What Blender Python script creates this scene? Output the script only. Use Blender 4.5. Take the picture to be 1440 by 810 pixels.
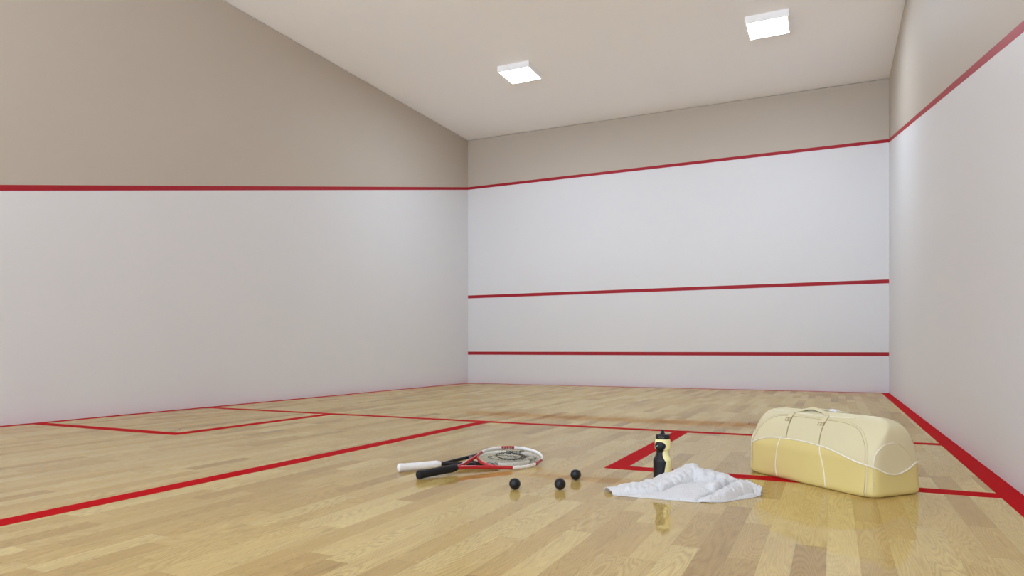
import bpy, bmesh, math, random
import numpy as np
from mathutils import Vector, Matrix

for o in list(bpy.data.objects):
    bpy.data.objects.remove(o, do_unlink=True)
scene = bpy.context.scene
C = scene.collection
PI = math.pi

# ------------------------------------------------------------------ camera
CX, CY, CH, TH, FPX, YH = 5.692, -10.353, 0.5783, 0.43824, 960.1, 491.5
cam_d = bpy.data.cameras.new('camera')
cam = bpy.data.objects.new('camera', cam_d)
C.objects.link(cam)
cam.location = (CX, CY, CH)
cam.rotation_euler = (PI / 2, 0, TH)
cam_d.sensor_width = 36
cam_d.lens = FPX / 1440 * 36
cam_d.shift_y = (YH - 405) / 1440
cam_d.clip_start = 0.02
scene.camera = cam

# ------------------------------------------------------------------ world and exposure
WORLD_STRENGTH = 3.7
LAMP_STRENGTH = 42.0
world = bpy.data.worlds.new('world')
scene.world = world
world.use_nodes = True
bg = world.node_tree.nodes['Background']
# daylight through the open rear end; brighter lower half added to lift the ceiling
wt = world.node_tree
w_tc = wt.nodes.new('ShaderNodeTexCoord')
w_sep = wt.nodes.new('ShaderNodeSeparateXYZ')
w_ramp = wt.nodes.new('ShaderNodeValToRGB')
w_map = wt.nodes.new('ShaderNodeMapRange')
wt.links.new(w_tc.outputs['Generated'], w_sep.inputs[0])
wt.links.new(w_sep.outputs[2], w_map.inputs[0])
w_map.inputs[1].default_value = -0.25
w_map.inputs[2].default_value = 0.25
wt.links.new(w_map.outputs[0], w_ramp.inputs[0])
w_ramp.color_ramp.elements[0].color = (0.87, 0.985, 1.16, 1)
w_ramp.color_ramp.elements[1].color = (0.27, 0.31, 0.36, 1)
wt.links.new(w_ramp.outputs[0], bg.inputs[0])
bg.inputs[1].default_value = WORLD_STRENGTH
scene.view_settings.view_transform = 'Standard'
scene.view_settings.look = 'None'
scene.view_settings.gamma = 1
scene.view_settings.use_curve_mapping = False
scene.view_settings.exposure = 0.86
scene.cycles.diffuse_bounces = 8
scene.cycles.max_bounces = 12

# ------------------------------------------------------------------ material helpers
def new_mat(name):
    m = bpy.data.materials.new(name)
    m.use_nodes = True
    nt = m.node_tree
    return m, nt, nt.nodes['Principled BSDF']

def N(nt, kind, **kw):
    n = nt.nodes.new(kind)
    for k, v in kw.items():
        setattr(n, k, v)
    return n

def mth(nt, op, a, b=None, c=None, clamp=False):
    n = nt.nodes.new('ShaderNodeMath')
    n.operation = op
    n.use_clamp = clamp
    for i, v in enumerate((a, b, c)):
        if v is None:
            continue
        if isinstance(v, (int, float)):
            n.inputs[i].default_value = v
        else:
            nt.links.new(v, n.inputs[i])
    return n.outputs[0]

def simple(name, col, rough=0.5, spec=0.5, metal=0.0, coat=0.0, bump=None, vary=0.0, vscale=8.0):
    """plain surface with a little procedural variation and optional bump (scale, strength, distance)"""
    m, nt, p = new_mat(name)
    tc = N(nt, 'ShaderNodeTexCoord')
    nz = N(nt, 'ShaderNodeTexNoise')
    nz.inputs['Scale'].default_value = vscale
    nz.inputs['Detail'].default_value = 3
    nt.links.new(tc.outputs['Object'], nz.inputs['Vector'])
    mx = N(nt, 'ShaderNodeMix', data_type='RGBA')
    mx.inputs[6].default_value = tuple(max(0, c * (1 - vary)) for c in col) + (1,)
    mx.inputs[7].default_value = tuple(min(1, c * (1 + vary)) for c in col) + (1,)
    nt.links.new(nz.outputs['Fac'], mx.inputs[0])
    nt.links.new(mx.outputs[2], p.inputs['Base Color'])
    p.inputs['Roughness'].default_value = rough
    p.inputs['Specular IOR Level'].default_value = spec
    p.inputs['Metallic'].default_value = metal
    p.inputs['Coat Weight'].default_value = coat
    p.inputs['Coat Roughness'].default_value = 0.08
    if bump:
        b = N(nt, 'ShaderNodeBump')
        n2 = N(nt, 'ShaderNodeTexNoise')
        n2.inputs['Scale'].default_value = bump[0]
        n2.inputs['Detail'].default_value = 4
        nt.links.new(tc.outputs['Object'], n2.inputs['Vector'])
        b.inputs['Strength'].default_value = bump[1]
        b.inputs['Distance'].default_value = bump[2]
        nt.links.new(n2.outputs['Fac'], b.inputs['Height'])
        nt.links.new(b.outputs['Normal'], p.inputs['Normal'])
    return m

# varnished maple / oak strip floor: boards 85 mm wide running up the court
def floor_material():
    m, nt, p = new_mat('varnished_wood_strip')
    L = nt.links
    geo = N(nt, 'ShaderNodeNewGeometry')
    sep = N(nt, 'ShaderNodeSeparateXYZ')
    L.new(geo.outputs['Position'], sep.inputs[0])
    X, Y = sep.outputs[0], sep.outputs[1]
    W = 0.0835
    u = mth(nt, 'DIVIDE', X, W)
    row = mth(nt, 'FLOOR', u)
    wn = N(nt, 'ShaderNodeTexWhiteNoise', noise_dimensions='1D')
    L.new(row, wn.inputs['W'])
    v = mth(nt, 'DIVIDE', Y, 0.62)
    v = mth(nt, 'ADD', v, mth(nt, 'MULTIPLY', wn.outputs['Value'], 17.0))
    # irregular board lengths
    wob = mth(nt, 'MULTIPLY', mth(nt, 'SINE', mth(nt, 'MULTIPLY', v, 2.3)), 0.32)
    v = mth(nt, 'ADD', v, wob)
    idx = mth(nt, 'FLOOR', v)
    comb = N(nt, 'ShaderNodeCombineXYZ')
    L.new(row, comb.inputs[0]); L.new(idx, comb.inputs[1])
    wn2 = N(nt, 'ShaderNodeTexWhiteNoise', noise_dimensions='3D')
    L.new(comb.outputs[0], wn2.inputs['Vector'])
    sc = N(nt, 'ShaderNodeSeparateColor')
    L.new(wn2.outputs['Color'], sc.inputs[0])
    R1, R2, R3 = sc.outputs[0], sc.outputs[1], sc.outputs[2]
    # board tone
    ramp = N(nt, 'ShaderNodeValToRGB')
    e = ramp.color_ramp.elements
    e[0].position = 0.0; e[0].color = (0.52, 0.335, 0.100, 1)
    e[1].position = 1.0; e[1].color = (0.80, 0.62, 0.250, 1)
    a = ramp.color_ramp.elements.new(0.22); a.color = (0.63, 0.430, 0.138, 1)
    a = ramp.color_ramp.elements.new(0.5); a.color = (0.71, 0.510, 0.180, 1)
    a = ramp.color_ramp.elements.new(0.8); a.color = (0.76, 0.570, 0.215, 1)
    L.new(R1, ramp.inputs[0])
    # grain coordinates, shifted per board
    gx = mth(nt, 'ADD', X, mth(nt, 'MULTIPLY', R2, 37.0))
    gy = mth(nt, 'ADD', Y, mth(nt, 'MULTIPLY', R3, 53.0))
    cg = N(nt, 'ShaderNodeCombineXYZ')
    L.new(mth(nt, 'MULTIPLY', gx, 10.0), cg.inputs[0])
    L.new(mth(nt, 'MULTIPLY', gy, 1.15), cg.inputs[1])
    ng = N(nt, 'ShaderNodeTexNoise')
    ng.inputs['Scale'].default_value = 1.0
    ng.inputs['Detail'].default_value = 1.5
    ng.inputs['Roughness'].default_value = 0.45
    L.new(cg.outputs[0], ng.inputs['Vector'])
    # cathedral rings = contour lines of the stretched noise
    rings = mth(nt, 'MULTIPLY', ng.outputs['Fac'], 34.0)
    tri = mth(nt, 'PINGPONG', rings, 0.5)
    ringv = mth(nt, 'POWER', mth(nt, 'MULTIPLY', tri, 2.0), 1.6)
    # fine fibre streaks
    cf = N(nt, 'ShaderNodeCombineXYZ')
    L.new(mth(nt, 'MULTIPLY', gx, 420.0), cf.inputs[0])
    L.new(mth(nt, 'MULTIPLY', gy, 11.0), cf.inputs[1])
    nf = N(nt, 'ShaderNodeTexNoise')
    nf.inputs['Scale'].default_value = 1.0
    nf.inputs['Detail'].default_value = 2.0
    L.new(cf.outputs[0], nf.inputs['Vector'])
    grain = mth(nt, 'ADD', mth(nt, 'MULTIPLY', ringv, mth(nt, 'ADD', 0.08, mth(nt, 'MULTIPLY', R3, 0.17))), mth(nt, 'MULTIPLY', nf.outputs['Fac'], 0.44))
    # broad colour drift
    cb = N(nt, 'ShaderNodeCombineXYZ')
    L.new(mth(nt, 'MULTIPLY', gx, 14.0), cb.inputs[0])
    L.new(mth(nt, 'MULTIPLY', gy, 2.2), cb.inputs[1])
    nb = N(nt, 'ShaderNodeTexNoise')
    nb.inputs['Scale'].default_value = 1.0
    L.new(cb.outputs[0], nb.inputs['Vector'])
    grain = mth(nt, 'ADD', grain, mth(nt, 'MULTIPLY', nb.outputs['Fac'], 0.22))
    fac = mth(nt, 'SUBTRACT', 1.24, grain)
    # board seams
    fu = mth(nt, 'FRACT', u)
    eu = mth(nt, 'MINIMUM', fu, mth(nt, 'SUBTRACT', 1.0, fu))
    seam = mth(nt, 'LESS_THAN', eu, 0.006)
    fv = mth(nt, 'FRACT', v)
    ev = mth(nt, 'MINIMUM', fv, mth(nt, 'SUBTRACT', 1.0, fv))
    seamv = mth(nt, 'LESS_THAN', ev, 0.0012)
    sm = mth(nt, 'MAXIMUM', seam, seamv)
    fac = mth(nt, 'MULTIPLY', fac, mth(nt, 'SUBTRACT', 1.0, mth(nt, 'MULTIPLY', sm, 0.28)))
    mul = N(nt, 'ShaderNodeMix', data_type='RGBA', blend_type='MULTIPLY')
    mul.inputs[0].default_value = 1.0
    L.new(ramp.outputs[0], mul.inputs[6])
    cc = N(nt, 'ShaderNodeCombineColor')
    L.new(fac, cc.inputs[0])
    L.new(mth(nt, 'POWER', fac, 1.15), cc.inputs[1])
    L.new(mth(nt, 'POWER', fac, 1.4), cc.inputs[2])
    L.new(cc.outputs[0], mul.inputs[7])
    L.new(mul.outputs[2], p.inputs['Base Color'])
    p.inputs['Roughness'].default_value = 0.6
    p.inputs['Specular IOR Level'].default_value = 0.0
    gl = N(nt, 'ShaderNodeBsdfGlossy')
    gl.inputs['Roughness'].default_value = 0.05
    fr = N(nt, 'ShaderNodeFresnel')
    fr.inputs['IOR'].default_value = 1.6
    lim = mth(nt, 'MINIMUM', fr.outputs[0], 0.46)
    ms = N(nt, 'ShaderNodeMixShader')
    L.new(lim, ms.inputs[0]); L.new(p.outputs[0], ms.inputs[1]); L.new(gl.outputs[0], ms.inputs[2])
    L.new(ms.outputs[0], nt.nodes['Material Output'].inputs['Surface'])
    # the varnish is very slightly wavy
    nw = N(nt, 'ShaderNodeTexNoise')
    nw.inputs['Scale'].default_value = 9.0
    nw.inputs['Detail'].default_value = 1.0
    L.new(geo.outputs['Position'], nw.inputs['Vector'])
    bp = N(nt, 'ShaderNodeBump')
    bp.inputs['Strength'].default_value = 0.05
    bp.inputs['Distance'].default_value = 0.004
    L.new(nw.outputs['Fac'], bp.inputs['Height'])
    L.new(bp.outputs['Normal'], p.inputs['Normal'])
    L.new(bp.outputs['Normal'], gl.inputs['Normal'])
    return m

M_FLOOR = floor_material()
M_WHITE = simple('white_plaster', (0.695, 0.690, 0.700), 0.55, 0.25, bump=(60, 0.05, 0.002), vary=0.012, vscale=1.2)
M_BEIGE = simple('beige_paint', (0.49, 0.430, 0.362), 0.6, 0.25, bump=(60, 0.05, 0.002), vary=0.012, vscale=1.2)
M_CEIL = simple('ceiling_paint', (0.95, 0.95, 0.985), 0.7, 0.2, vary=0.012, vscale=1.0)
M_REDF = simple('red_court_paint', (0.47, 0.004, 0.008), 0.6, 0.02, vary=0.03)
M_REDW = simple('red_wall_paint', (0.36, 0.016, 0.026), 0.5, 0.2, vary=0.03)

# ------------------------------------------------------------------ mesh helpers
def link(name, me, parent=None):
    o = bpy.data.objects.new(name, me)
    C.objects.link(o)
    if parent is not None:
        o.parent = parent
    return o

def obj(name, verts, faces, mats, parent=None, smooth=False, fmat=None):
    me = bpy.data.meshes.new(name)
    me.from_pydata([tuple(v) for v in verts], [], [tuple(f) for f in faces])
    for m in (mats if isinstance(mats, (list, tuple)) else [mats]):
        me.materials.append(m)
    if fmat is not None:
        me.polygons.foreach_set('material_index', fmat)
    if smooth:
        me.polygons.foreach_set('use_smooth', [True] * len(me.polygons))
    me.update()
    return link(name, me, parent)

def fix_normals(o):
    bm = bmesh.new(); bm.from_mesh(o.data)
    bmesh.ops.recalc_face_normals(bm, faces=bm.faces)
    bm.to_mesh(o.data); bm.free()
    return o

def empty(name, loc, label, cat, group=None):
    o = bpy.data.objects.new(name, None)
    C.objects.link(o)
    o.location = loc
    tag(o, label, cat, group)
    return o

def tag(o, label, cat, group=None):
    o['label'] = label
    o['category'] = cat
    if group:
        o['group'] = group
    return o

def box_vf(x0, x1, y0, y1, z0, z1):
    v = [(x0, y0, z0), (x1, y0, z0), (x1, y1, z0), (x0, y1, z0), (x0, y0, z1), (x1, y0, z1), (x1, y1, z1), (x0, y1, z1)]
    f = [(0, 3, 2, 1), (4, 5, 6, 7), (0, 1, 5, 4), (1, 2, 6, 5), (2, 3, 7, 6), (3, 0, 4, 7)]
    return v, f

def box(name, b, mat, parent=None, bevel=0.0):
    v, f = box_vf(*b)
    o = obj(name, v, f, mat, parent)
    if bevel:
        bm = bmesh.new(); bm.from_mesh(o.data)
        bmesh.ops.bevel(bm, geom=list(bm.edges), offset=bevel, segments=2, affect='EDGES')
        bm.to_mesh(o.data); bm.free()
    return o

def tube_vf(pts, r, n=8, closed=False, ry=None, up=None):
    """sweep an ellipse (r sideways, ry along up) along pts; r may be a list"""
    P = [Vector(p) for p in pts]
    V, F = [], []
    m = len(P)
    prev = None
    for i, p in enumerate(P):
        if closed:
            t = P[(i + 1) % m] - P[(i - 1) % m]
        else:
            t = P[min(i + 1, m - 1)] - P[max(i - 1, 0)]
        t.normalize()
        if up is not None:
            w = Vector(up) - t * Vector(up).dot(t)
            w.normalize()
        else:
            if prev is None:
                a = Vector((0, 0, 1)) if abs(t.z) < 0.9 else Vector((1, 0, 0))
            else:
                a = prev
            w = (a - t * a.dot(t)).normalized()
            prev = w
        s = t.cross(w)
        rr = r[i] if isinstance(r, (list, tuple)) else r
        rz = (ry[i] if isinstance(ry, (list, tuple)) else ry) if ry is not None else rr
        for k in range(n):
            an = 2 * PI * k / n
            V.append(p + s * (math.cos(an) * rr) + w * (math.sin(an) * rz))
    rng = m if closed else m - 1
    for i in range(rng):
        j = (i + 1) % m
        for k in range(n):
            l = (k + 1) % n
            F.append((i * n + k, i * n + l, j * n + l, j * n + k))
    if not closed:
        F.append(tuple(range(n))[::-1])
        F.append(tuple(range((m - 1) * n, m * n)))
    return V, F

def join_vf(parts):
    V, F = [], []
    for v, f in parts:
        b = len(V)
        V += list(v)
        F += [tuple(i + b for i in q) for q in f]
    return V, F

def tube(name, pts, r, mat, parent=None, **kw):
    v, f = tube_vf(pts, r, **kw)
    return fix_normals(obj(name, v, f, mat, parent, smooth=True))

def lathe_vf(prof, n=48):
    V, F = [], []
    for r, z in prof:
        for k in range(n):
            a = 2 * PI * k / n
            V.append((r * math.cos(a), r * math.sin(a), z))
    for i in range(len(prof) - 1):
        for k in range(n):
            l = (k + 1) % n
            F.append((i * n + k, i * n + l, (i + 1) * n + l, (i + 1) * n + k))
    F.append(tuple(range(n))[::-1])
    F.append(tuple(range((len(prof) - 1) * n, len(prof) * n)))
    return V, F

def frame_fn(p):
    """plane frame of a racket from butt position, yaw, pitch, roll"""
    yaw, pi_, ro = p[3:6]
    u = Vector((math.cos(yaw) * math.cos(pi_), math.sin(yaw) * math.cos(pi_), math.sin(pi_)))
    v0 = Vector((-math.sin(yaw), math.cos(yaw), 0))
    w0 = u.cross(v0)
    v = v0 * math.cos(ro) + w0 * math.sin(ro)
    return u, v, u.cross(v)

# ------------------------------------------------------------------ the court
W, HT, YB = 6.38, 4.19, -13.0           # width, ceiling height, open rear end
T = 0.2
def struct(o):
    o['kind'] = 'structure'
    return o

floor = struct(box('floor', (-T, W + T, YB, T, -0.12, 0.0), M_FLOOR))
ceiling = struct(box('ceiling', (-T, W + T, YB, T, HT, HT + 0.15), M_CEIL))

SL = 0.2127                              # fall of the side-wall out line
def out_z(y, base):                      # y <= 0
    return base + SL * y
# wall profile has an added 6 mm groove under the ceiling to shade a dark line
GAP = 0.007
def side_wall(name, x_in, sgn):
    # sgn: outward direction
    ys = [YB, 0.0]
    V, F, Mi = [], [], []
    def quad(a, b, c, d, m):
        i = len(V)
        V.extend([a, b, c, d]); F.append((i, i + 1, i + 2, i + 3)); Mi.append(m)
    xo = x_in + sgn * T
    xg = x_in + sgn * 0.03
    zs0 = [out_z(y, 3.357) for y in ys]
    quad((x_in, YB, 0), (x_in, 0, 0), (x_in, 0, zs0[1]), (x_in, YB, zs0[0]), 0)
    quad((x_in, YB, zs0[0]), (x_in, 0, zs0[1]), (x_in, 0, HT - GAP), (x_in, YB, HT - GAP), 1)
    quad((x_in, YB, HT - GAP), (x_in, 0, HT - GAP), (xg, 0, HT - GAP), (xg, YB, HT - GAP), 1)
    quad((xg, YB, HT - GAP), (xg, 0, HT - GAP), (xg, 0, HT), (xg, YB, HT), 1)
    quad((xo, YB, 0), (xo, YB, HT), (xo, 0, HT), (xo, 0, 0), 0)
    quad((x_in, YB, 0), (x_in, YB, HT), (xo, YB, HT), (xo, YB, 0), 0)
    quad((xg, YB, HT), (xg, 0, HT), (xo, 0, HT), (xo, YB, HT), 0)
    quad((x_in, YB, 0), (xo, YB, 0), (xo, 0, 0), (x_in, 0, 0), 0)
    return struct(obj(name, V, F, [M_WHITE, M_BEIGE], fmat=Mi))

wall_left = side_wall('wall_left', 0.0, -1)
wall_right = side_wall('wall_right', W, 1)
def front_wall():
    V, F, Mi = [], [], []
    def quad(a, b, c, d, m):
        i = len(V)
        V.extend([a, b, c, d]); F.append((i, i + 1, i + 2, i + 3)); Mi.append(m)
    z1 = 3.357
    xa, xb = -T, W + T
    quad((xa, 0, 0), (xb, 0, 0), (xb, 0, z1), (xa, 0, z1), 0)
    quad((xa, 0, z1), (xb, 0, z1), (xb, 0, HT - GAP), (xa, 0, HT - GAP), 1)
    quad((xa, 0, HT - GAP), (xb, 0, HT - GAP), (xb, 0.03, HT - GAP), (xa, 0.03, HT - GAP), 1)
    quad((xa, 0.03, HT - GAP), (xb, 0.03, HT - GAP), (xb, 0.03, HT), (xa, 0.03, HT), 1)
    quad((xa, T, 0), (xa, T, HT), (xb, T, HT), (xb, T, 0), 0)
    quad((xa, 0, 0), (xa, 0, HT), (xa, T, HT), (xa, T, 0), 0)
    quad((xb, 0, 0), (xb, T, 0), (xb, T, HT), (xb, 0, HT), 0)
    quad((xa, 0.03, HT), (xb, 0.03, HT), (xb, T, HT), (xa, T, HT), 0)
    quad((xa, 0, 0), (xa, T, 0), (xb, T, 0), (xb, 0, 0), 0)
    return struct(obj('wall_front', V, F, [M_WHITE, M_BEIGE], fmat=Mi))
wall_front = front_wall()

# painted lines: thin coats of paint on their wall or floor
PT = 0.0008
def slab(name, poly, axis, lo, hi, mat, parent):
    """poly: 2D outline, extruded from lo to hi along axis (0 x, 1 y, 2 z)"""
    def p3(q, h):
        if axis == 2: return (q[0], q[1], h)
        if axis == 1: return (q[0], h, q[1])
        return (h, q[0], q[1])
    n = len(poly)
    V = [p3(q, lo) for q in poly] + [p3(q, hi) for q in poly]
    F = [tuple(range(n))[::-1], tuple(range(n, 2 * n))]
    for i in range(n):
        j = (i + 1) % n
        F.append((i, j, n + j, n + i))
    return fix_normals(obj(name, V, F, mat, parent))

e = 0.0002
def rect(x0, x1, y0, y1): return [(x0, y0), (x1, y0), (x1, y1), (x0, y1)]
slab('out_line', rect(e, W - e, 3.335, 3.380), 1, -PT, 0.0, M_REDW, wall_front)
slab('service_line', rect(e, W - e, 1.460, 1.511), 1, -PT, 0.0, M_REDW, wall_front)
slab('tin_line', rect(e, W - e, 0.490, 0.5425), 1, -PT, 0.0, M_REDW, wall_front)
for wl, lo, hi in ((wall_left, 0.0, PT), (wall_right, W - PT, W)):
    slab('out_line', [(YB, out_z(YB, 3.335)), (-PT, out_z(0, 3.335)), (-PT, out_z(0, 3.380)), (YB, out_z(YB, 3.380))], 0, lo, hi, M_REDW, wl)
FB = 0.09                                # width of the border
slab('border_line', rect(e, W - e, -FB, -e), 2, 0.0, PT, M_REDF, floor)
slab('border_line', rect(e, FB, YB, -FB), 2, 0.0, PT, M_REDF, floor)
slab('border_line', rect(W - FB, W - e, YB, -FB), 2, 0.0, PT, M_REDF, floor)
slab('short_line', rect(FB, W - FB, -5.533, -5.438), 2, 0.0, PT, M_REDF, floor)
slab('half_court_line', rect(3.131, 3.229, YB, -5.533), 2, 0.0, PT, M_REDF, floor)
slab('service_box_line', [(FB, -7.145), (1.678, -7.145), (1.678, -5.533), (1.575, -5.533), (1.575, -7.040), (FB, -7.040)], 2, 0.0, PT, M_REDF, floor)
slab('service_box_line', [(W - FB, -7.145), (4.683, -7.145), (4.683, -5.533), (4.782, -5.533), (4.782, -7.042), (W - FB, -7.042)], 2, 0.0, PT, M_REDF, floor)

# ------------------------------------------------------------------ ceiling lights
def diffuser_mat(name, k):
    m, nt, p = new_mat(name)
    p.inputs['Base Color'].default_value = (0.9, 0.9, 0.9, 1)
    p.inputs['Emission Color'].default_value = (0.84, 0.98, 1.15, 1)
    p.inputs['Emission Strength'].default_value = LAMP_STRENGTH * k
    return m
M_DIFF = diffuser_mat('opal_diffuser', 1.0)
M_LHOUSE = simple('white_enamel', (0.93, 0.93, 0.93), 0.4, 0.4)
def ceiling_light(x, y, s, label):
    t = empty('ceiling_light', (x, y, HT), label, 'ceiling light', 'square panel lights on the ceiling')
    a = s / 2
    d = 0.075
    # housing: a shallow square tray with a rim round the diffuser
    rim = 0.018
    prof = [(a, 0.0), (a, -d + 0.003), (a - 0.003, -d), (a - rim, -d), (a - rim, -d + 0.006)]
    V, F = [], []
    for r, z in prof:
        V += [(-r, -r, z), (r, -r, z), (r, r, z), (-r, r, z)]
    for i in range(len(prof) - 1):
        for k in range(4):
            l = (k + 1) % 4
            F.append((i * 4 + k, i * 4 + l, i * 4 + 4 + l, i * 4 + 4 + k))
    F.append((0, 1, 2, 3))
    F.append((16, 17, 18, 19))
    fix_normals(obj('housing', V, F, M_LHOUSE, t))
    b = a - rim - 0.0015
    box('diffuser', (-b, b, -b, b, -d + 0.0062, -d + 0.001), M_DIFF, t)
    return t
ceiling_light(2.045, -2.325, 0.44, 'square white ceiling light nearer the left wall')
ceiling_light(5.055, -2.345, 0.445, 'square white ceiling light nearer the right wall')

# ------------------------------------------------------------------ sports bag
BX, BY, BYAW, HL, HW, BH, Z0, NW, NL, NS, BT = 5.6749, -7.051, -0.727, 0.3384, 0.147, 0.3072, 0.1401, 1.3896, 7.6933, 8.9525, -0.0437
def half(z):
    t = min(max((z - Z0) / (BH - Z0), 0), 1)
    tb = min(max((Z0 - z) / Z0, 0), 1)
    low = 1 - BT * tb ** 2
    rb = 0.022
    k = min(max((rb - z) / rb, 0), 1)
    rd = rb * (1 - math.sqrt(max(1 - k * k, 0)))
    w = HW * max(1 - t ** NW, 0) ** (1 / NW) * low - rd
    l = HL * max(1 - t ** NL, 0) ** (1 / NL) * (1 - BT * 0.5 * tb ** 2) - rd
    return l, w
def bs(U, z, off=0.0):
    """bag surface point (local), pushed out by off"""
    def q(U, z):
        l, w = half(z)
        cu, su = math.cos(U), math.sin(U)
        k = (abs(cu) ** NS + abs(su) ** NS) ** (-1 / NS)
        return Vector((l * k * cu, w * k * su, z))
    p = q(U, z)
    if off:
        dz = 0.0008
        z2 = min(z + dz, BH * 0.9995)
        du = q(U + 0.004, z) - q(U - 0.004, z)
        dv = q(U, z2) - q(U, z2 - 2 * dz)
        n = du.cross(dv).normalized()
        if n.dot(Vector((p.x, p.y, 0.3 * (z - 0.1)))) < 0:
            n = -n
        p = p + n * off
    return p
def u_at(a, z):
    """U on the front (camera) side for distance a along the bag"""
    l, w = half(z)
    t = min(abs(a) / l, 0.9999)
    b = (1 - t ** NS) ** (1 / NS) * w
    return math.atan2(-b / w if w > 1e-6 else -1, a / l)
def bag_front(a, z, off=0.0, back=False):
    p = bs(u_at(a, z), z, off)
    if back:
        p.y = -p.y
    return p

front_t = [(-2.4031, .134), (-2.2931, .149), (-2.2287, .1625), (-2.1752, .1715), (-2.0401, .1785), (-1.8845, .181), (-1.7133, .1816), (-1.5404, .1797), (-1.2749, .1717),
           (-1.113, .1601), (-1.0046, .1484), (-.9072, .1367), (-.8318, .1285), (-.7988, .1275)]
end_t = [(-.7249, .1219), (-.5269, .1016), (-.3666, .0924), (-.1702, .0875), (.0183, .0881), (.2085, .0949), (.3892, .1053), (.4834, .1127), (.562, .1235), (.66, .1295)]
tab = list(front_t) + list(end_t)
tab += [(-u, z) for u, z in front_t if u > -2.3][::-1]
tab += [(PI - u, z + 0.012) for u, z in end_t if -0.60 < u < .6]
tab = sorted(((u + PI) % (2 * PI) - PI, z) for u, z in tab)
tu = [t[0] for t in tab]; tz = [t[1] for t in tab]
tu = [tu[-1] - 2 * PI] + tu + [tu[0] + 2 * PI]; tz = [tz[-1]] + tz + [tz[0]]
def wave(U):
    U = (U + PI) % (2 * PI) - PI
    return float(np.interp(U, tu, tz))
def wave_s(U):
    return sum(wave(U + d) for d in (-.05, -.025, 0, .025, .05)) / 5

M_BAGU = simple('pale_cream_leather', (0.70, 0.63, 0.40), 0.42, 0.4, bump=(420, 0.10, 0.002), vary=0.02)
M_BAGL = simple('mustard_leather', (0.70, 0.585, 0.235), 0.42, 0.4, bump=(420, 0.10, 0.002), vary=0.03)
M_PIPE = simple('white_piping', (0.86, 0.83, 0.72), 0.4, 0.4)
M_SEAM = simple('tan_seam', (0.46, 0.39, 0.21), 0.5, 0.3)
M_DARK = simple('dark_handle_strip', (0.045, 0.032, 0.022), 0.6, 0.3)
M_TAGW = simple('white_sleeve', (0.86, 0.86, 0.90), 0.4, 0.4)
M_METAL = simple('brushed_brass_metal', (0.50, 0.43, 0.26), 0.32, 0.5, metal=0.75)

bag = empty('sports_bag', (BX, BY, 0), 'cream and mustard leather holdall with white piping, beside the right wall', 'bag')
bag.rotation_euler = (0, 0, BYAW)
NU = 320
Us = [-PI + 2 * PI * i / NU for i in range(NU)]
def panel(name, rows, mat, cap_bottom=False, cap_top=False):
    V, F = [], []
    for fn in rows:
        for U in Us:
            V.append(bs(U, fn(U)))
    n = NU
    for i in range(len(rows) - 1):
        for k in range(n):
            l = (k + 1) % n
            F.append((i * n + k, i * n + l, i * n + n + l, i * n + n + k))
    if cap_bottom: F.append(tuple(range(n))[::-1])
    if cap_top: F.append(tuple(range((len(rows) - 1) * n, len(rows) * n)))
    return fix_normals(obj(name, V, F, mat, bag, smooth=True))
lo_rows = [(lambda U, z=z: z) for z in (0.0, .0008, .003, .006, .010, .015, .022, .030)]
for i in range(1, 14):
    lo_rows.append(lambda U, t=i / 13: 0.030 + (wave_s(U) - 0.030) * t)
panel('lower_body', lo_rows, M_BAGL, cap_bottom=True)
up_rows = []
for i in range(31):
    t = i / 30
    tt = 1 - (1 - t) ** 1.6
    up_rows.append(lambda U, tt=tt: wave_s(U) + (BH * 0.9992 - wave_s(U)) * tt)
panel('upper_body', up_rows, M_BAGU, cap_top=True)
tube('wave_piping', [bs(U, wave_s(U), 0.0010) for U in Us], 0.0030, M_PIPE, bag, n=8, closed=True)

def interp_curve(keys, n):
    """keys: list of (a, z); smooth (Catmull-Rom) resample"""
    P = [Vector(k) for k in keys]
    out = []
    m = len(P)
    for i in range(m - 1):
        p0, p1, p2, p3 = P[max(i - 1, 0)], P[i], P[i + 1], P[min(i + 2, m - 1)]
        for j in range(n):
            t = j / n
            out.append(0.5 * ((2 * p1) + (p2 - p0) * t + (2 * p0 - 5 * p1 + 4 * p2 - p3) * t * t + (3 * p1 - p0 - 3 * p2 + p3) * t ** 3))
    out.append(P[-1])
    return out

for back in (False, True):
    for keys in ([(-.140, .177), (-.150, .102), (-.153, .058), (-.144, .010)], [(.081, .1735), (.103, .116), (.118, .055), (.126, .010)]):
        tube('vertical_piping', [bag_front(k[0], k[1], 0.0008, back) for k in interp_curve(keys, 8)], 0.0022, M_PIPE, bag)
    seam_k = [(.309, .006), (.311, .07), (.310, .139), (.300, .185), (.281, .217), (.242, .252), (.196, .270), (.139, .2785), (.048, .281), (-.048, .281), (-.151, .281), (-.22, .277),
              (-.262, .262), (-.290, .235), (-.305, .19), (-.314, .14), (-.314, .07), (-.312, .006)]
    tube('panel_seam', [bag_front(k[0], k[1], 0.0003, back) for k in interp_curve(seam_k, 6)], 0.0022, M_BAGU, bag)
    tube('panel_stitching', [bag_front(k[0] * 0.978, k[1] - .006 * min(1, max(0, (k[1] - .12) / .12)), 0.0001, back) for k in interp_curve(seam_k, 6)], 0.0011, M_SEAM, bag)
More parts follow.
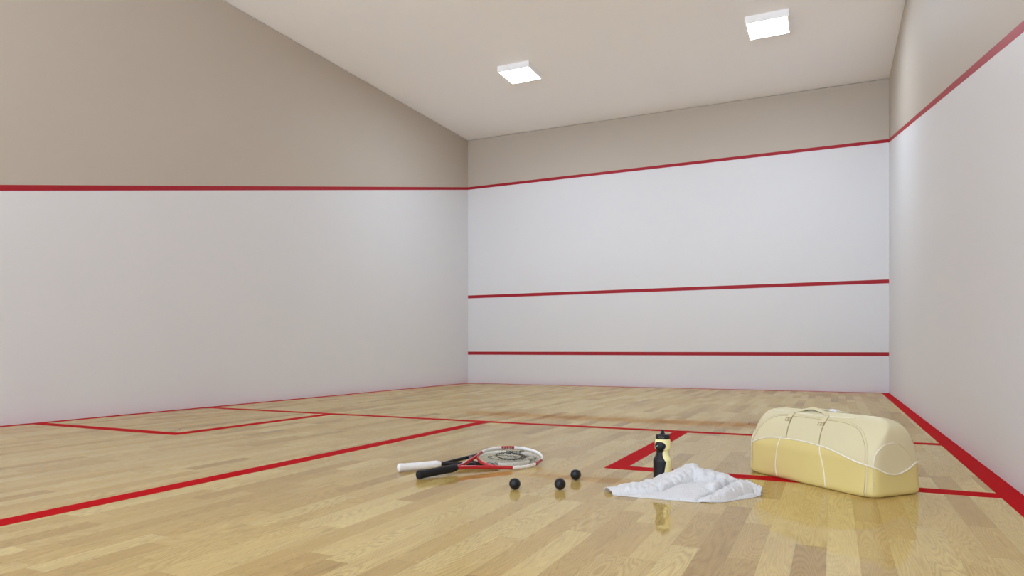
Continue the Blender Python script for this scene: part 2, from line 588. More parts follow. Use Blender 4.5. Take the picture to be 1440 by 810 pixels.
# end pockets: arched seam on each end
arch = [(-.131, .030), (-.1285, .081), (-.126, .122), (-.121, .153), (-.107, .181), (-.080, .204), (-.048, .2117), (-.020, .2105), (.020, .198), (.055, .168), (.080, .132)]
def bag_end(b, z, off, sgn):
    l, w = half(z)
    t = min(abs(b) / w, 0.998)
    a = (1 - t ** NS) ** (1 / NS)
    U = math.atan2(b / w, a)
    p = bs(U, z, off)
    p.x *= sgn
    return p
for sgn in (1, -1):
    ac = interp_curve(arch, 8)
    k1 = [q for q in ac if q[0] < -0.02 and q[1] > .118]
    tube('pocket_piping', [bag_end(q[0], q[1], 0.0008, sgn) for q in k1], 0.0019, M_PIPE, bag)
    tube('pocket_seam', [bag_end(q[0], q[1], 0.0002, sgn) for q in ac], 0.0016, M_BAGU, bag)
# zip along the top and its white welt
zipk = [(-.283, .2925), (-.22, .2915), (-.16, .291), (-.069, .2903), (.026, .2895), (.10, .292), (.169, .2965)]
tube('zip_welt', [bag_front(k[0], k[1] - .001, 0.0008) for k in interp_curve(zipk, 6)], 0.0020, M_PIPE, bag)
zp = [Vector((a, 0, BH + 0.0006)) for a in np.linspace(-.25, .22, 20)]
tube('zip', zp, 0.0035, M_SEAM, bag, n=6, ry=0.0012, up=(0, 0, 1))

def ribbon(name, centre, width_dir, wd, th, mat, parent):
    """flat strap following centre points; width_dir per point"""
    V, F = [], []
    m = len(centre)
    for i, p in enumerate(centre):
        t = (centre[min(i + 1, m - 1)] - centre[max(i - 1, 0)]).normalized()
        w = (width_dir[i] - t * width_dir[i].dot(t)).normalized()
        n = t.cross(w)
        for a, b in ((-1, -1), (-.85, 1), (.85, 1), (1, -1)):
            V.append(p + w * (a * wd / 2) + n * (b * th / 2))
    for i in range(m - 1):
        for k in range(4):
            l = (k + 1) % 4
            F.append((i * 4 + k, i * 4 + l, i * 4 + 4 + l, i * 4 + 4 + k))
    F.append((3, 2, 1, 0)); F.append(tuple(range((m - 1) * 4, m * 4)))
    return fix_normals(obj(name, V, F, mat, parent, smooth=False))

# straps climbing from the wave piping to the handles, on both sides
strap_keys = ([(-.121, .184), (-.134, .215), (-.145, .243), (-.152, .262), (-.156, .277), (-.158, .290)],
              [(.063, .177), (.050, .210), (.040, .240), (.035, .260), (.032, .276), (.030, .290)])
for back in (False, True):
    ends = []
    for keys in strap_keys:
        ck = interp_curve(keys, 5)
        pts = [bag_front(k[0], k[1], 0.0022, back) for k in ck]
        st = ribbon('strap', pts, [Vector((1, 0, 0))] * len(pts), 0.026, 0.0030, M_BAGU, bag)
        st['label'] = 'cream leather strap with a dark line along one edge'
        edge = [bag_front(k[0] + 0.0142, k[1], 0.0008, back) for k in ck]
        tube('strap_edge', edge, 0.0009, M_SEAM, st, n=6)  # thin dark line down one side of the strap
        # rectangular buckle frame
        bi = min(range(len(ck)), key=lambda i: abs(ck[i][1] - .257))
        c = bag_front(ck[bi][0], ck[bi][1], 0.0052, back)
        up_v = (bag_front(ck[bi][0], ck[bi][1] + .004, 0.0052, back) - bag_front(ck[bi][0], ck[bi][1] - .004, 0.0052, back)).normalized()
        ax = Vector((1, 0, 0)) - up_v * up_v.x
        ax.normalize()
        q = [c + ax * (sx * .0135) + up_v * (sy * .008) for sx, sy in ((-1, -1), (1, -1), (1, 1), (-1, 1))]
        ring = []
        for i in range(4):
            for j in range(4):
                ring.append(q[i].lerp(q[(i + 1) % 4], j / 4))
        tube('buckle', ring, 0.0013, M_METAL, st, n=6, closed=True)
        tube('buckle_pin', [c - up_v * .008, c + up_v * .009], 0.0011, M_METAL, st, n=6)
        ends.append(pts[-1])
    # carrying handle: a low flat arch lying over the zip
    a0, a1 = ends
    sg = -1 if not back else 1
    H, WD = [], []
    for i in range(29):
        t = i / 28
        sarc = math.sin(PI * t)
        if not back:
            x = a0.x + (a1.x - a0.x) * t + 0.014 * math.sin(2 * PI * t)
            y = a0.y * (1 - 0.55 * min(1, 2.2 * sarc))
            z = a0.z + 0.0235 * sarc ** 0.75
        else:
            x = a0.x - 0.045 + (a1.x + 0.115 - a0.x + 0.045) * t
            y = a0.y * (1 - 0.35 * min(1, 2.2 * sarc))
            z = a0.z + 0.019 * sarc ** 0.75
        H.append(Vector((x, y, z)))
        WD.append(Vector((0, 0.75, 0.45 if not back else 0.05)))
    if back:
        H = [ends[0] + (H[0] - ends[0]) * 0.5] + H + [ends[1] + (H[-1] - ends[1]) * 0.5]
        WD = [WD[0]] + WD + [WD[-1]]
    hd = ribbon('handle', H, WD, 0.017, 0.0036, M_BAGU, bag)
    ribbon('dark_strip', [p - Vector((0, 0, 0.0033 if not back else 0.0048)) for p in H], WD, 0.0150, 0.0026 if not back else 0.0058, M_DARK, hd)  # dark strip filling the gap below the handle
    if back:
        i0 = 17
        sl = ribbon('sleeve', H[i0:i0 + 4], WD[i0:i0 + 4], 0.0215, 0.010, M_TAGW, hd)
        sl['label'] = 'white sleeve wrapped round the handle'

# ------------------------------------------------------------------ squash balls
M_BALL = simple('black_rubber', (0.008, 0.008, 0.010), 0.38, 0.4, bump=(900, 0.12, 0.0006))
def ball_mesh(r):
    bm = bmesh.new()
    bmesh.ops.create_icosphere(bm, subdivisions=5, radius=r)
    # moulding seam: a fine groove round the ball
    for v in bm.verts:
        n = v.co.normalized()
        d = abs(n.dot(Vector((0.35, 0.5, 0.79)).normalized()))
        if d < 0.03:
            v.co *= 1 - 0.012 * (1 - d / 0.03)
        for f in v.link_faces:
            f.smooth = True
    me = bpy.data.meshes.new('squash_ball')
    bm.to_mesh(me); bm.free()
    me.materials.append(M_BALL)
    return me
bme = ball_mesh(0.0236)
def cam_pt(px, d, z):
    r = (px - 720) / FPX * d
    c, s = math.cos(TH), math.sin(TH)
    return Vector((r * c - d * s + CX, r * s + d * c + CY, z))
for px, d, rot, lab in ((724.0, 2.823, (0.4, 0.9, 0.2), 'black squash ball, leftmost, in front of the racket head'),
                        (787.5, 2.820, (1.4, 0.2, 1.2), 'black squash ball in the middle of the three'),
                        (809.6, 3.028, (2.2, 1.1, 0.7), 'black squash ball, rightmost and farthest back')):
    b = link('squash_ball', bme)
    b.location = cam_pt(px, d, 0.0236)
    b.rotation_euler = rot
    tag(b, lab, 'ball', 'black squash balls on the floor')

# ------------------------------------------------------------------ rackets
M_RWHITE = simple('white_gloss_frame', (0.86, 0.84, 0.83), 0.22, 0.5, coat=0.5)
M_RRED = simple('red_gloss_frame', (0.47, 0.012, 0.020), 0.22, 0.5, coat=0.5)
M_RDRED = simple('dark_red_patch', (0.36, 0.010, 0.018), 0.25, 0.5, coat=0.4)
M_RBLACK = simple('black_gloss_frame', (0.007, 0.006, 0.009), 0.25, 0.4, coat=0.15)
M_STR = simple('pale_string', (0.62, 0.66, 0.58), 0.4, 0.4)
M_INK = simple('black_stencil_ink', (0.012, 0.011, 0.013), 0.5, 0.4)
M_OLIVE = simple('olive_stencil_ink', (0.12, 0.09, 0.03), 0.5, 0.4)
M_GRIPK = simple('black_grip_tape', (0.012, 0.011, 0.014), 0.6, 0.3, bump=(600, 0.2, 0.0008))
M_GRIPW = simple('white_grip_tape', (0.84, 0.84, 0.84), 0.5, 0.4, bump=(600, 0.1, 0.0006))

def racket(P, c0, A, B, label, mats, grip_end, patch, group):
    """P: butt position + yaw, pitch, roll; head ellipse centre c0, semi axes A along, B across"""
    m_head, m_throat, m_patch, m_grip = mats
    u, v, n = frame_fn(P)
    t = empty('racket', P[:3], label, 'racket', group)
    t.rotation_euler = Matrix((u, v, n)).transposed().to_euler()
    def el(phi, k=0.0):
        ph = math.radians(phi)
        return Vector((c0 + (A + k) * math.cos(ph), (B + k) * math.sin(ph), 0))
    UPV = (0, 0, 1)
    # white head hoop, open at the throat
    tube('head_frame', [el(a) for a in np.arange(-121, 121.1, 2)], 0.0058, m_head, t, n=12, ry=0.0092, up=UPV)
    # throat: shaft, two arms that run along the hoop, and the bridge
    ge = grip_end
    for sgn in (1, -1):
        ap = [Vector((ge - 0.03, sgn * 0.004, 0)), Vector((ge + 0.01, sgn * 0.0085, 0)), Vector((ge + 0.05, sgn * 0.0225, 0)), Vector((ge + 0.10, sgn * 0.0450, 0)), Vector((ge + 0.15, sgn * 0.0675, 0)),
              el(sgn * 136, 0.0005), el(sgn * 130), el(sgn * 125), el(sgn * 120)]
        cur = []
        for i in range(len(ap) - 1):
            p0, p1, p2, p3 = ap[max(i - 1, 0)], ap[i], ap[i + 1], ap[min(i + 2, len(ap) - 1)]
            for j in range(6):
                q = j / 6
                cur.append(0.5 * ((2 * p1) + (p2 - p0) * q + (2 * p0 - 5 * p1 + 4 * p2 - p3) * q * q + (3 * p1 - p0 - 3 * p2 + p3) * q ** 3))
        cur.append(ap[-1])
        tube('throat_arm', cur, 0.0061, m_throat, t, n=12, ry=0.0096, up=UPV)
    tube('throat_bridge', [el(a) for a in np.arange(128, 232.1, 3)], 0.0052, m_throat, t, n=12, ry=0.0080, up=UPV)
    # bumper bands either side of the tip
    lo, hi = patch
    for sgn in (1, -1):
        pb = tube('frame_band', [el(sgn * a, 0.0002) for a in np.arange(lo, hi + .1, 2)], 0.0064, m_patch, t, n=12, ry=0.0099, up=UPV)
        # four small block letters, seen as small marks
        parts = []
        span = (hi - lo)
        for k in range(4):
            ph = sgn * (lo + span * (0.22 + 0.19 * k))
            c = el(ph)
            tg = (el(ph + 1) - el(ph - 1)).normalized()
            out = Vector((tg.y, -tg.x, 0))
            if out.dot(c - Vector((c0, 0, 0))) < 0: out = -out
            for (dx, w_, dz, h_) in ((-.0026, .0014, 0, .0085), (.0026, .0014, 0, .0085), (0, .006, .0036 if k % 2 else -.0036, .0014)):
                cc = c + tg * dx + Vector((0, 0, dz * 0.9))
                # letters stand on the inner and the upper face of the band
                for side in (-1, 1):
                    q = cc + out * (side * 0.0062)
                    V = []
                    for a in (-1, 1):
                        for b in (-1, 1):
                            for d in (-1, 1):
                                V.append(q + tg * (a * w_ / 2) + Vector((0, 0, b * h_ / 2 * 0.75)) + out * (d * 0.0006))
                    F = [(0, 1, 3, 2), (4, 6, 7, 5), (0, 4, 5, 1), (2, 3, 7, 6), (0, 2, 6, 4), (1, 5, 7, 3)]
                    parts.append((V, F))
        Vv, Ff = join_vf(parts)
        fix_normals(obj('lettering', Vv, Ff, m_head, pb))
    # string bed with a stencilled ring-and-arrow mark
    def ink(a, b):
        x, y = a - 0.578, b - 0.012
        an = math.radians(-23)
        xx = x * math.cos(an) + y * math.sin(an)
        yy = -x * math.sin(an) + y * math.cos(an)
        ro = math.hypot(xx / 0.082, yy / 0.056)
        ri = math.hypot((xx + 0.004) / 0.063, yy / 0.037)
        if ro < 1 and ri > 1: return 1
        if 0.055 < xx < 0.105 and abs(yy) < 0.026 * (0.105 - xx) / 0.05: return 1     # arrow head
        if 0.058 < xx < 0.100 and 0.060 < yy < 0.060 + (xx - 0.058) * 0.7: return 2   # fletching
        return 0
    parts = {0: [], 1: [], 2: []}
    Ai, Bi = A - 0.003, B - 0.003
    def string(p, q):
        L = (q - p).length
        k = max(2, int(L / 0.006))
        run, cur = [p], None
        for i in range(k):
            m = p.lerp(q, (i + .5) / k)
            c = ink(m.x, m.y)
            if cur is None: cur = c
            if c != cur:
                parts[cur].append(tube_vf([run[0], p.lerp(q, i / k)], 0.0007 if cur == 0 else 0.0030, n=5, ry=0.0007 if cur == 0 else 0.0013, up=(0, 0, 1)))
                run = [p.lerp(q, i / k)]
                cur = c
        parts[cur].append(tube_vf([run[0], q], 0.0007 if cur == 0 else 0.0030, n=5, ry=0.0007 if cur == 0 else 0.0013, up=(0, 0, 1)))
    for i in range(18):                                    # mains
        y = (i - 8.5) * (2 * Bi / 18.6)
        x = Ai * math.sqrt(1 - (y / Bi) ** 2)
        string(Vector((c0 - x, y, 0.0006)), Vector((c0 + x, y, 0.0006)))
    for i in range(22):                                    # crosses
        x = (i - 10.5) * (2 * Ai / 22.8)
        y = Bi * math.sqrt(1 - (x / Ai) ** 2)
        string(Vector((c0 + x, -y, -0.0006)), Vector((c0 + x, y, -0.0006)))
    V, F, Mi = [], [], []
    for k in (0, 1, 2):
        for vv, ff in parts[k]:
            b0 = len(V)
            V += vv
            F += [tuple(i + b0 for i in q) for q in ff]
            Mi += [k] * len(ff)
    obj('string_bed', V, F, [M_STR, M_INK, M_OLIVE], t, smooth=True, fmat=Mi)
    # wrapped grip: rounded octagon, flared butt cap, visible tape turns
    V, F = [], []
    n_s, m_r = 32, 150
    for i in range(m_r + 1):
        s_ = i / m_r
        x = s_ * ge
        r = 0.0185
        if x < 0.014: r = 0.0205 - 0.0035 * max(0, (0.006 - x) / 0.006) ** 2 * 1.5
        elif x < 0.032: r = 0.0205 - 0.0020 * (x - 0.014) / 0.018
        if x > ge - 0.030: r = 0.0185 - 0.0095 * ((x - ge + 0.030) / 0.030) ** 1.4
        for k in range(n_s):
            a = 2 * PI * k / n_s
            # helical overlap of the tape
            hx = ((x / 0.021) + a / (2 * PI)) % 1.0
            rr = r - (0.0011 * max(0, 1 - hx / 0.10) if 0.03 < x < ge - 0.012 else 0)
            oc = 1 - 0.035 * abs(math.cos(4 * a)) ** 0.7
            V.append((x, rr * oc * math.cos(a) * 0.92, rr * oc * math.sin(a)))
    for i in range(m_r):
        for k in range(n_s):
            l = (k + 1) % n_s
            F.append((i * n_s + k, i * n_s + l, (i + 1) * n_s + l, (i + 1) * n_s + k))
    F.append(tuple(range(n_s))[::-1]); F.append(tuple(range(m_r * n_s, (m_r + 1) * n_s)))
    g = fix_normals(obj('grip', V, F, m_grip, t, smooth=True))
    # recessed badge on the butt
    V2, F2 = lathe_vf([(0.0105, 0.0), (0.0105, 0.0012), (0.008, 0.0018)], 24)
    V2 = [(-z, y, x) for x, y, z in V2]
    fix_normals(obj('butt_cap', V2, F2, m_grip, t, smooth=False))
    return t

RG = 'two rackets lying on the floor'
ra = racket((4.026, -7.786, 0.0205, 1.194, 0.032, 0.212), 0.565, 0.185, 0.132,
       'racket with black grip and red throat, lying on top', (M_RWHITE, M_RRED, M_RDRED, M_GRIPK), 0.232, (50, 75), RG)
rb = racket((3.84, -7.668, 0.0205, 0.968, 0.0, 0.075), 0.569, 0.182, 0.131,
       'racket with white grip and black throat, partly under the other one', (M_RWHITE, M_RBLACK, M_RBLACK, M_GRIPW), 0.228, (32, 62), RG)

# ------------------------------------------------------------------ sports bottle
M_BOTY = simple('yellow_plastic', (0.92, 0.84, 0.42), 0.30, 0.5, coat=0.2)
M_BOTK = simple('black_soft_plastic', (0.010, 0.0095, 0.012), 0.42, 0.35)
M_TEAL = simple('teal_mark', (0.22, 0.50, 0.42), 0.4, 0.4)
M_MARK = simple('grey_mark', (0.35, 0.36, 0.36), 0.4, 0.4)
bd = 2.965
bpos = cam_pt(931.9, bd, 0)
bottle = empty('sports_bottle', bpos, 'yellow and black sports bottle standing behind the white towel', 'bottle')
bottle.rotation_euler = (0, 0, TH)         # local -y faces the viewer's side of the court
prof = [(0.034, 0.0), (0.0375, 0.003), (0.0385, 0.010), (0.0388, 0.060), (0.0396, 0.090), (0.0396, 0.098), (0.0378, 0.104), (0.0330, 0.112), (0.0285, 0.120), (0.0262, 0.127), (0.0257, 0.133),
        (0.0262, 0.139), (0.0275, 0.1435), (0.0318, 0.1455), (0.0333, 0.148), (0.0338, 0.155), (0.0338, 0.172), (0.0332, 0.180), (0.0318, 0.187), (0.0300, 0.1905), (0.0270, 0.192)]
def fine_prof(pr, step=0.0015):
    out = []
    for (r0, z0), (r1, z1) in zip(pr[:-1], pr[1:]):
        k = max(1, int(math.hypot(r1 - r0, z1 - z0) / step))
        for i in range(k):
            out.append((r0 + (r1 - r0) * i / k, z0 + (z1 - z0) * i / k))
    out.append(pr[-1])
    # round the corners a little
    for _ in range(2):
        o2 = [out[0]]
        for i in range(1, len(out) - 1):
            o2.append(((out[i - 1][0] + 2 * out[i][0] + out[i + 1][0]) / 4, (out[i - 1][1] + 2 * out[i][1] + out[i + 1][1]) / 4))
        o2.append(out[-1])
        out = o2
    return out
fp = fine_prof(prof)
V, F = lathe_vf(fp, 64)
fix_normals(obj('body', V, F, M_BOTY, bottle, smooth=True))
def prof_r(z):
    return float(np.interp(z, [q[1] for q in fp], [q[0] for q in fp]))
# soft black side grip; azimuth measured from straight-at-viewer, negative to the left
def right_edge(z):   # az (deg) of the grip's right boundary
    return float(np.interp(z, [0, .02, .055, .088, .0955, .100, .112, .124, .134, .142, .146], [-6, -4, 0, 8, 12, 4, -6, -12, -12, -2, 6]))
V, F = [], []
zs = [0.004 + (0.146 - 0.004) * i / 95 for i in range(96)]
na = 40
for z in zs:
    r = prof_r(z) + 0.0012
    a1 = right_edge(z)
    a0 = -170 - a1 * 0.5
    for k in range(na + 1):
        az = math.radians(a1 + (a0 - a1) * k / na)
        rr = r if 0 < k < na else r - 0.0016
        V.append((rr * math.sin(az), -rr * math.cos(az), z))
w1 = na + 1
for i in range(len(zs) - 1):
    for k in range(na):
        F.append((i * w1 + k, i * w1 + k + 1, (i + 1) * w1 + k + 1, (i + 1) * w1 + k))
F.append(tuple(range(w1))); F.append(tuple(range((len(zs) - 1) * w1, len(zs) * w1)))
grip = fix_normals(obj('side_grip', V, F, M_BOTK, bottle, smooth=True))
# round thumb pad above the waist
az0 = math.radians(-38)
dirv = Vector((math.sin(az0), -math.cos(az0), 0)); tanv = Vector((math.cos(az0), math.sin(az0), 0)); zv = Vector((0, 0, 1))
V, F = [], []
pc = dirv * 0.0200 + Vector((0, 0, 0.1625))
for i in range(13):
    la = (PI / 2) * i / 12
    for k in range(36):
        an = 2 * PI * k / 36
        V.append(pc + dirv * (0.0175 * math.sin(la)) + (tanv * math.cos(an) * 0.0255 + zv * math.sin(an) * 0.0250) * math.cos(la) ** 0.8)
for i in range(12):
    for k in range(36):
        l = (k + 1) % 36
        F.append((i * 36 + k, i * 36 + l, i * 36 + 36 + l, i * 36 + 36 + k))
F.append(tuple(range(36)))
pad = fix_normals(obj('thumb_pad', V, F, M_BOTK, bottle, smooth=True))
mk = pc + dirv * 0.0180 - tanv * 0.0085
mv = [mk - tanv * 0.0075 - zv * 0.0030, mk + tanv * 0.001 + zv * 0.0000 + dirv * .0012, mk + tanv * 0.006 + zv * 0.0042 + dirv * .0012]
mo = tube('logo_mark', mv, [0.0010, 0.0017, 0.0012], M_TEAL, pad, n=8)
mo['label'] = 'small pale green slanted mark'
# screw cap with ribs, domed top and pull nozzle
V, F = [], []
cprof = [(0.0292, 0.1915), (0.0298, 0.193), (0.0298, 0.206), (0.0288, 0.2085), (0.022, 0.2105), (0.012, 0.2122), (0.0095, 0.2150), (0.0072, 0.2195), (0.0058, 0.2235), (0.0064, 0.2250), (0.0062, 0.2275), (0.0040, 0.2287)]
nr = 96
for r, z in cprof:
    for k in range(nr):
        a = 2 * PI * k / nr
        rr = r - (0.0009 if (k % 4 == 0 and 0.192 < z < 0.207) else 0)
        V.append((rr * math.cos(a), rr * math.sin(a), z))
for i in range(len(cprof) - 1):
    for k in range(nr):
        l = (k + 1) % nr
        F.append((i * nr + k, i * nr + l, (i + 1) * nr + l, (i + 1) * nr + k))
F.append(tuple(range(nr))[::-1]); F.append(tuple(range((len(cprof) - 1) * nr, len(cprof) * nr)))
cap = fix_normals(obj('screw_cap', V, F, M_BOTK, bottle, smooth=True))
parts = []
for k, (azd, w_) in enumerate(((-42, 4.5), (-33, 5), (-23, 4.5), (-13, 5), (-3, 4))):
    for (zz, hh) in ((0.2035, 0.0010), (0.1965, 0.0010)) if k % 2 else ((0.2000, 0.0062),):
        a0, a1 = math.radians(azd - w_ / 2 * (1 if k % 2 else .5)), math.radians(azd + w_ / 2 * (1 if k % 2 else .5))
        Vv = []
        for a in (a0, a1):
            for rr in (0.0290, 0.0304):
                for dz in (-hh / 2, hh / 2):
                    Vv.append((rr * math.sin(a), -rr * math.cos(a), zz + dz))
        parts.append((Vv, [(0, 1, 3, 2), (4, 6, 7, 5), (0, 4, 5, 1), (2, 3, 7, 6), (0, 2, 6, 4), (1, 5, 7, 3)]))
Vv, Ff = join_vf(parts)
fix_normals(obj('cap_lettering', Vv, Ff, M_MARK, cap))

# ------------------------------------------------------------------ towel
def towel_mat():
    m, nt, p = new_mat('white_terry_cloth')
    L = nt.links
    tc = N(nt, 'ShaderNodeTexCoord')
    n1 = N(nt, 'ShaderNodeTexNoise'); n1.inputs['Scale'].default_value = 170; n1.inputs['Detail'].default_value = 3
    n2 = N(nt, 'ShaderNodeTexNoise'); n2.inputs['Scale'].default_value = 700; n2.inputs['Detail'].default_value = 2
    L.new(tc.outputs['Object'], n1.inputs['Vector']); L.new(tc.outputs['Object'], n2.inputs['Vector'])
    mx = N(nt, 'ShaderNodeMix', data_type='RGBA')
    mx.inputs[6].default_value = (0.60, 0.60, 0.61, 1)
    mx.inputs[7].default_value = (0.86, 0.86, 0.865, 1)
    L.new(n1.outputs['Fac'], mx.inputs[0])
    L.new(mx.outputs[2], p.inputs['Base Color'])
    p.inputs['Roughness'].default_value = 0.95
    p.inputs['Specular IOR Level'].default_value = 0.1
    p.inputs['Sheen Weight'].default_value = 0.25
    s = mth(nt, 'ADD', n1.outputs['Fac'], mth(nt, 'MULTIPLY', n2.outputs['Fac'], 0.6))
    b = N(nt, 'ShaderNodeBump'); b.inputs['Strength'].default_value = 0.7; b.inputs['Distance'].default_value = 0.003
    L.new(s, b.inputs['Height']); L.new(b.outputs['Normal'], p.inputs['Normal'])
    return m
M_TOWEL = towel_mat()
TX, TY = 0.70, 2.75                       # towel origin in (sideways, away) court-diagonal coordinates
tc_, ts_ = math.cos(TH), math.sin(TH)
t_loc = (TX * tc_ - TY * ts_ + CX, TX * ts_ + TY * tc_ + CY, 0)
near = [(.405, 2.700), (.450, 2.683), (.499, 2.660), (.590, 2.620), (.680, 2.583), (.748, 2.566), (.810, 2.585), (.875, 2.624), (.925, 2.648), (.958, 2.675), (.985, 2.705)]
far = [(.373, 2.782), (.430, 2.800), (.500, 2.820), (.590, 2.850), (.660, 2.885), (.740, 2.915), (.820, 2.920), (.900, 2.895), (.960, 2.855), (1.000, 2.800), (1.008, 2.745)]
def resample(pl, n):
    P = np.array(pl); d = np.r_[0, np.cumsum(np.hypot(*np.diff(P, axis=0).T))]
    t = np.linspace(0, d[-1], n)
    return np.c_[np.interp(t, d, P[:, 0]), np.interp(t, d, P[:, 1])]
NUu, NVv = 330, 170
na_, fa_ = resample(near, NUu), resample(far, NUu)
# smooth the outline
def smo(a, k=9):
    b = a.copy()
    for _ in range(k):
        b[1:-1] = (b[:-2] + 2 * b[1:-1] + b[2:]) / 4
    return b
na_, fa_ = smo(na_, 12), smo(fa_, 12)
vv = np.linspace(0, 1, NVv)
Xg = na_[:, None, 0] * (1 - vv) + fa_[:, None, 0] * vv
Yg = na_[:, None, 1] * (1 - vv) + fa_[:, None, 1] * vv
def dist_poly(X, Y, P):
    """distance to polyline with (x, y, h, w) keys -> distance, interpolated h and w"""
    best = np.full(X.shape, 9.0); hh = np.zeros(X.shape); ww = np.ones(X.shape)
    sd = np.zeros(X.shape); al = np.zeros(X.shape)
    acc = 0
    for a, b in zip(P[:-1], P[1:]):
        ax, ay = a[0], a[1]; bx, by = b[0] - ax, b[1] - ay
        L2 = bx * bx + by * by
        t = np.clip(((X - ax) * bx + (Y - ay) * by) / L2, 0, 1)
        dx, dy = X - ax - t * bx, Y - ay - t * by
        d = np.hypot(dx, dy)
        m = d < best
        best = np.where(m, d, best)
        hh = np.where(m, a[2] + (b[2] - a[2]) * t, hh)
        ww = np.where(m, a[3] + (b[3] - a[3]) * t, ww)
        al = np.where(m, acc + t * math.sqrt(L2), al)
        acc += math.sqrt(L2)
    return best, hh, ww, al
rng = np.random.RandomState(4)
def vnoise(X, Y, sc, seed):
    """smooth value noise"""
    r = np.random.RandomState(seed).rand(64, 64)
    x, y = X * sc, Y * sc
    xi, yi = np.floor(x).astype(int), np.floor(y).astype(int)
    fx, fy = x - xi, y - yi
    fx, fy = fx * fx * (3 - 2 * fx), fy * fy * (3 - 2 * fy)
    g = lambda i, j: r[i % 64, j % 64]
    return (g(xi, yi) * (1 - fx) * (1 - fy) + g(xi + 1, yi) * fx * (1 - fy) + g(xi, yi + 1) * (1 - fx) * fy + g(xi + 1, yi + 1) * fx * fy) - 0.5
# distance to the rim of the cloth (not the rolled left end)
rim = np.minimum(vv, 1 - vv)[None, :] * np.hypot(fa_[:, 0] - na_[:, 0], fa_[:, 1] - na_[:, 1])[:, None]
endr = (na_[:, None, 0] * 0 + np.hypot(Xg - 1.0, Yg - 2.74))
def sstep(x, a, b):
    t = np.clip((x - a) / (b - a), 0, 1)
    return t * t * (3 - 2 * t)
dn = Yg - np.interp(Xg, na_[:, 0], na_[:, 1])
# the smooth facet that climbs from the near rim up to the rolled edge
ramp = 0.0035 + 0.30 * np.clip(dn, 0, 1) * sstep(Xg, .40, .52)
cap = np.interp(Xg, [.40, .52, .60, .66, .72, .78, .84, .90, .96, 1.01], [.004, .016, .026, .046, .056, .060, .052, .038, .022, .008])
base = cap * (1 - np.exp(-ramp / np.maximum(cap, .004) * 1.25))
base *= sstep(rim, -0.002, 0.02) * .9 + .1
ridges = [
    # x, away, height, half-width
    [(.365, 2.748, .014, .036), (.420, 2.757, .020, .044), (.462, 2.768, .029, .058), (.540, 2.772, .0345, .064), (.603, 2.795, .045, .080), (.659, 2.835, .061, .076), (.705, 2.850, .080, .064), (.756, 2.868, .096, .050)],
    [(.756, 2.868, .096, .034), (.762, 2.845, .094, .026), (.785, 2.828, .083, .056), (.843, 2.828, .071, .060), (.882, 2.800, .060, .052), (.917, 2.780, .047, .040)],
    [(.735, 2.588, .016, .026), (.80, 2.630, .034, .040), (.855, 2.680, .045, .044), (.90, 2.722, .051, .044), (.950, 2.752, .047, .046), (.985, 2.742, .030, .034), (1.003, 2.730, .020, .026)],
    [(.800, 2.700, .054, .045), (.840, 2.745, .056, .040), (.885, 2.775, .050, .032)],
]
Z = base.copy()
seedn = 10
for k, R in enumerate(ridges):
    wob = 0.006 * vnoise(Xg, Yg, 26, seedn + k)
    d, hgt, wid, al = dist_poly(Xg + wob, Yg + wob * .7, R)
    q = np.clip(d / wid, 0, 1)
    if True:
        prof_ = np.clip(1 - q ** 2.4, 0, 1) ** 0.6
    # small cross wrinkles squeezed along the roll
    cr = 0.0034 * np.sin(al * 2 * PI / 0.036 + 16 * vnoise(Xg, Yg, 9, 40 + k) + 20 * (Yg - 2.7)) * np.clip(q * 1.4, 0.15, 1) * (hgt / .05)
    r_ = (hgt + cr) * prof_ + 0.0035 * (prof_ > 0)
    # hard maximum keeps the dark creases between neighbouring rolls
    Z = np.maximum(Z, r_)
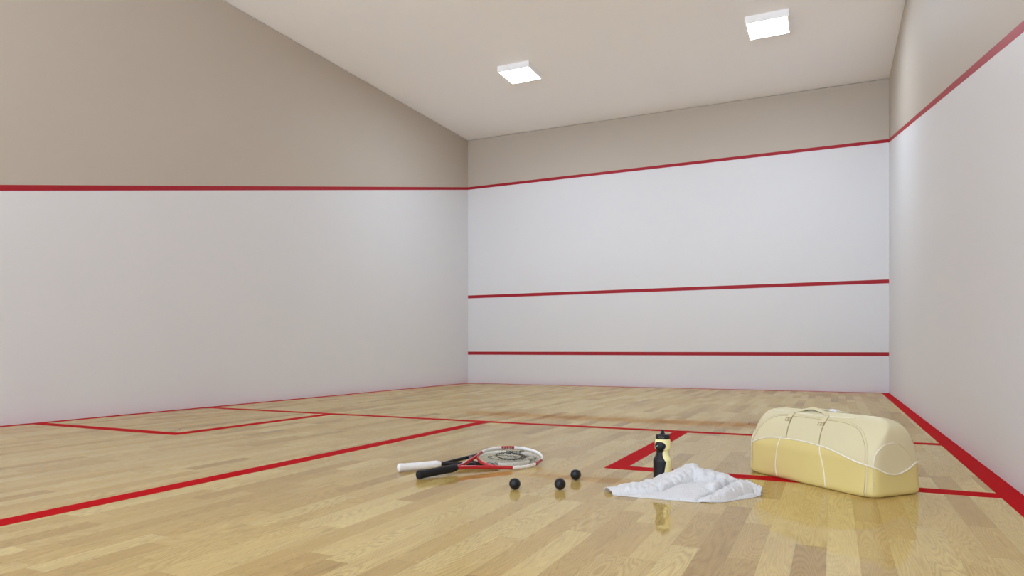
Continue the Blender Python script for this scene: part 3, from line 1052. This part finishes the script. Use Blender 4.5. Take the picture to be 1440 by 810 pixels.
# creases pressed into the cloth
for P_, dep, wd in (([(.470, 2.708), (.528, 2.706), (.594, 2.712), (.655, 2.757), (.716, 2.786), (.755, 2.806)], .026, .0075),
                    ([(.735, 2.618), (.765, 2.632), (.813, 2.672), (.861, 2.722), (.915, 2.768)], .040, .0090),
                    ([(.692, 2.575), (.706, 2.600), (.735, 2.618)], .012, .0045),
                    ([(.715, 2.760), (.757, 2.776), (.800, 2.766), (.835, 2.735), (.838, 2.710)], .018, .0070),
                    ([(.800, 2.805), (.845, 2.785), (.880, 2.750)], .012, .0050),
                    ([(.560, 2.770), (.585, 2.740), (.590, 2.722)], .008, .006), ([(.620, 2.815), (.650, 2.785), (.660, 2.768)], .008, .006),
                    ([(.930, 2.790), (.940, 2.755), (.960, 2.720), (.965, 2.695)], .009, .006), ([(.880, 2.740), (.900, 2.700), (.905, 2.670)], .007, .005),
                    ([(.985, 2.760), (.990, 2.735), (1.002, 2.715)], .012, .005)):
    P_ = [(a, b, 0, 0) for a, b in P_]
    d, _, _, _ = dist_poly(Xg, Yg, P_)
    Z -= dep * np.exp(-(d / wd) ** 2)
# rim settles onto the floor
edge = np.clip(rim / 0.016, 0, 1) ** 0.5
edge_end = np.clip(endr / 0.001, 0, 1)
Z = 0.0035 + (Z - 0.0035) * edge
onroll = sstep(Z - base, 0.001, 0.010)
lump = (0.0070 * vnoise(Xg, Yg, 26, 3) + 0.0055 * vnoise(Xg, Yg, 60, 5)) * (.35 + .65 * onroll)
Z += lump * np.clip(rim / 0.02, 0.0, 1) * np.clip(Z / 0.03, 0.25, 1)
Z += 0.0016 * vnoise(Xg, Yg, 260, 7) + 0.0012 * vnoise(Xg, Yg, 500, 8)
for _ in range(1):
    Z[1:-1, 1:-1] = (4 * Z[1:-1, 1:-1] + Z[:-2, 1:-1] + Z[2:, 1:-1] + Z[1:-1, :-2] + Z[1:-1, 2:]) / 8
Z = np.maximum(Z, 0.0032)
# loops of pile stand out from the surface a little in every direction
jx = 0.0011 * vnoise(Xg, Yg, 420, 11); jy = 0.0011 * vnoise(Xg, Yg, 420, 12)
V = [(float(Xg[i, j] + jx[i, j] - TX), float(Yg[i, j] + jy[i, j] - TY), float(Z[i, j])) for i in range(NUu) for j in range(NVv)]
F = [(i * NVv + j, (i + 1) * NVv + j, (i + 1) * NVv + j + 1, i * NVv + j + 1) for i in range(NUu - 1) for j in range(NVv - 1)]
towel = obj('towel', V, F, M_TOWEL, smooth=True)
towel.location = t_loc
towel.rotation_euler = (0, 0, TH)
sol = towel.modifiers.new('thickness', 'SOLIDIFY')
sol.thickness = 0.0030
sol.offset = -1
tag(towel, 'crumpled white terry towel in front of the bottle', 'towel')
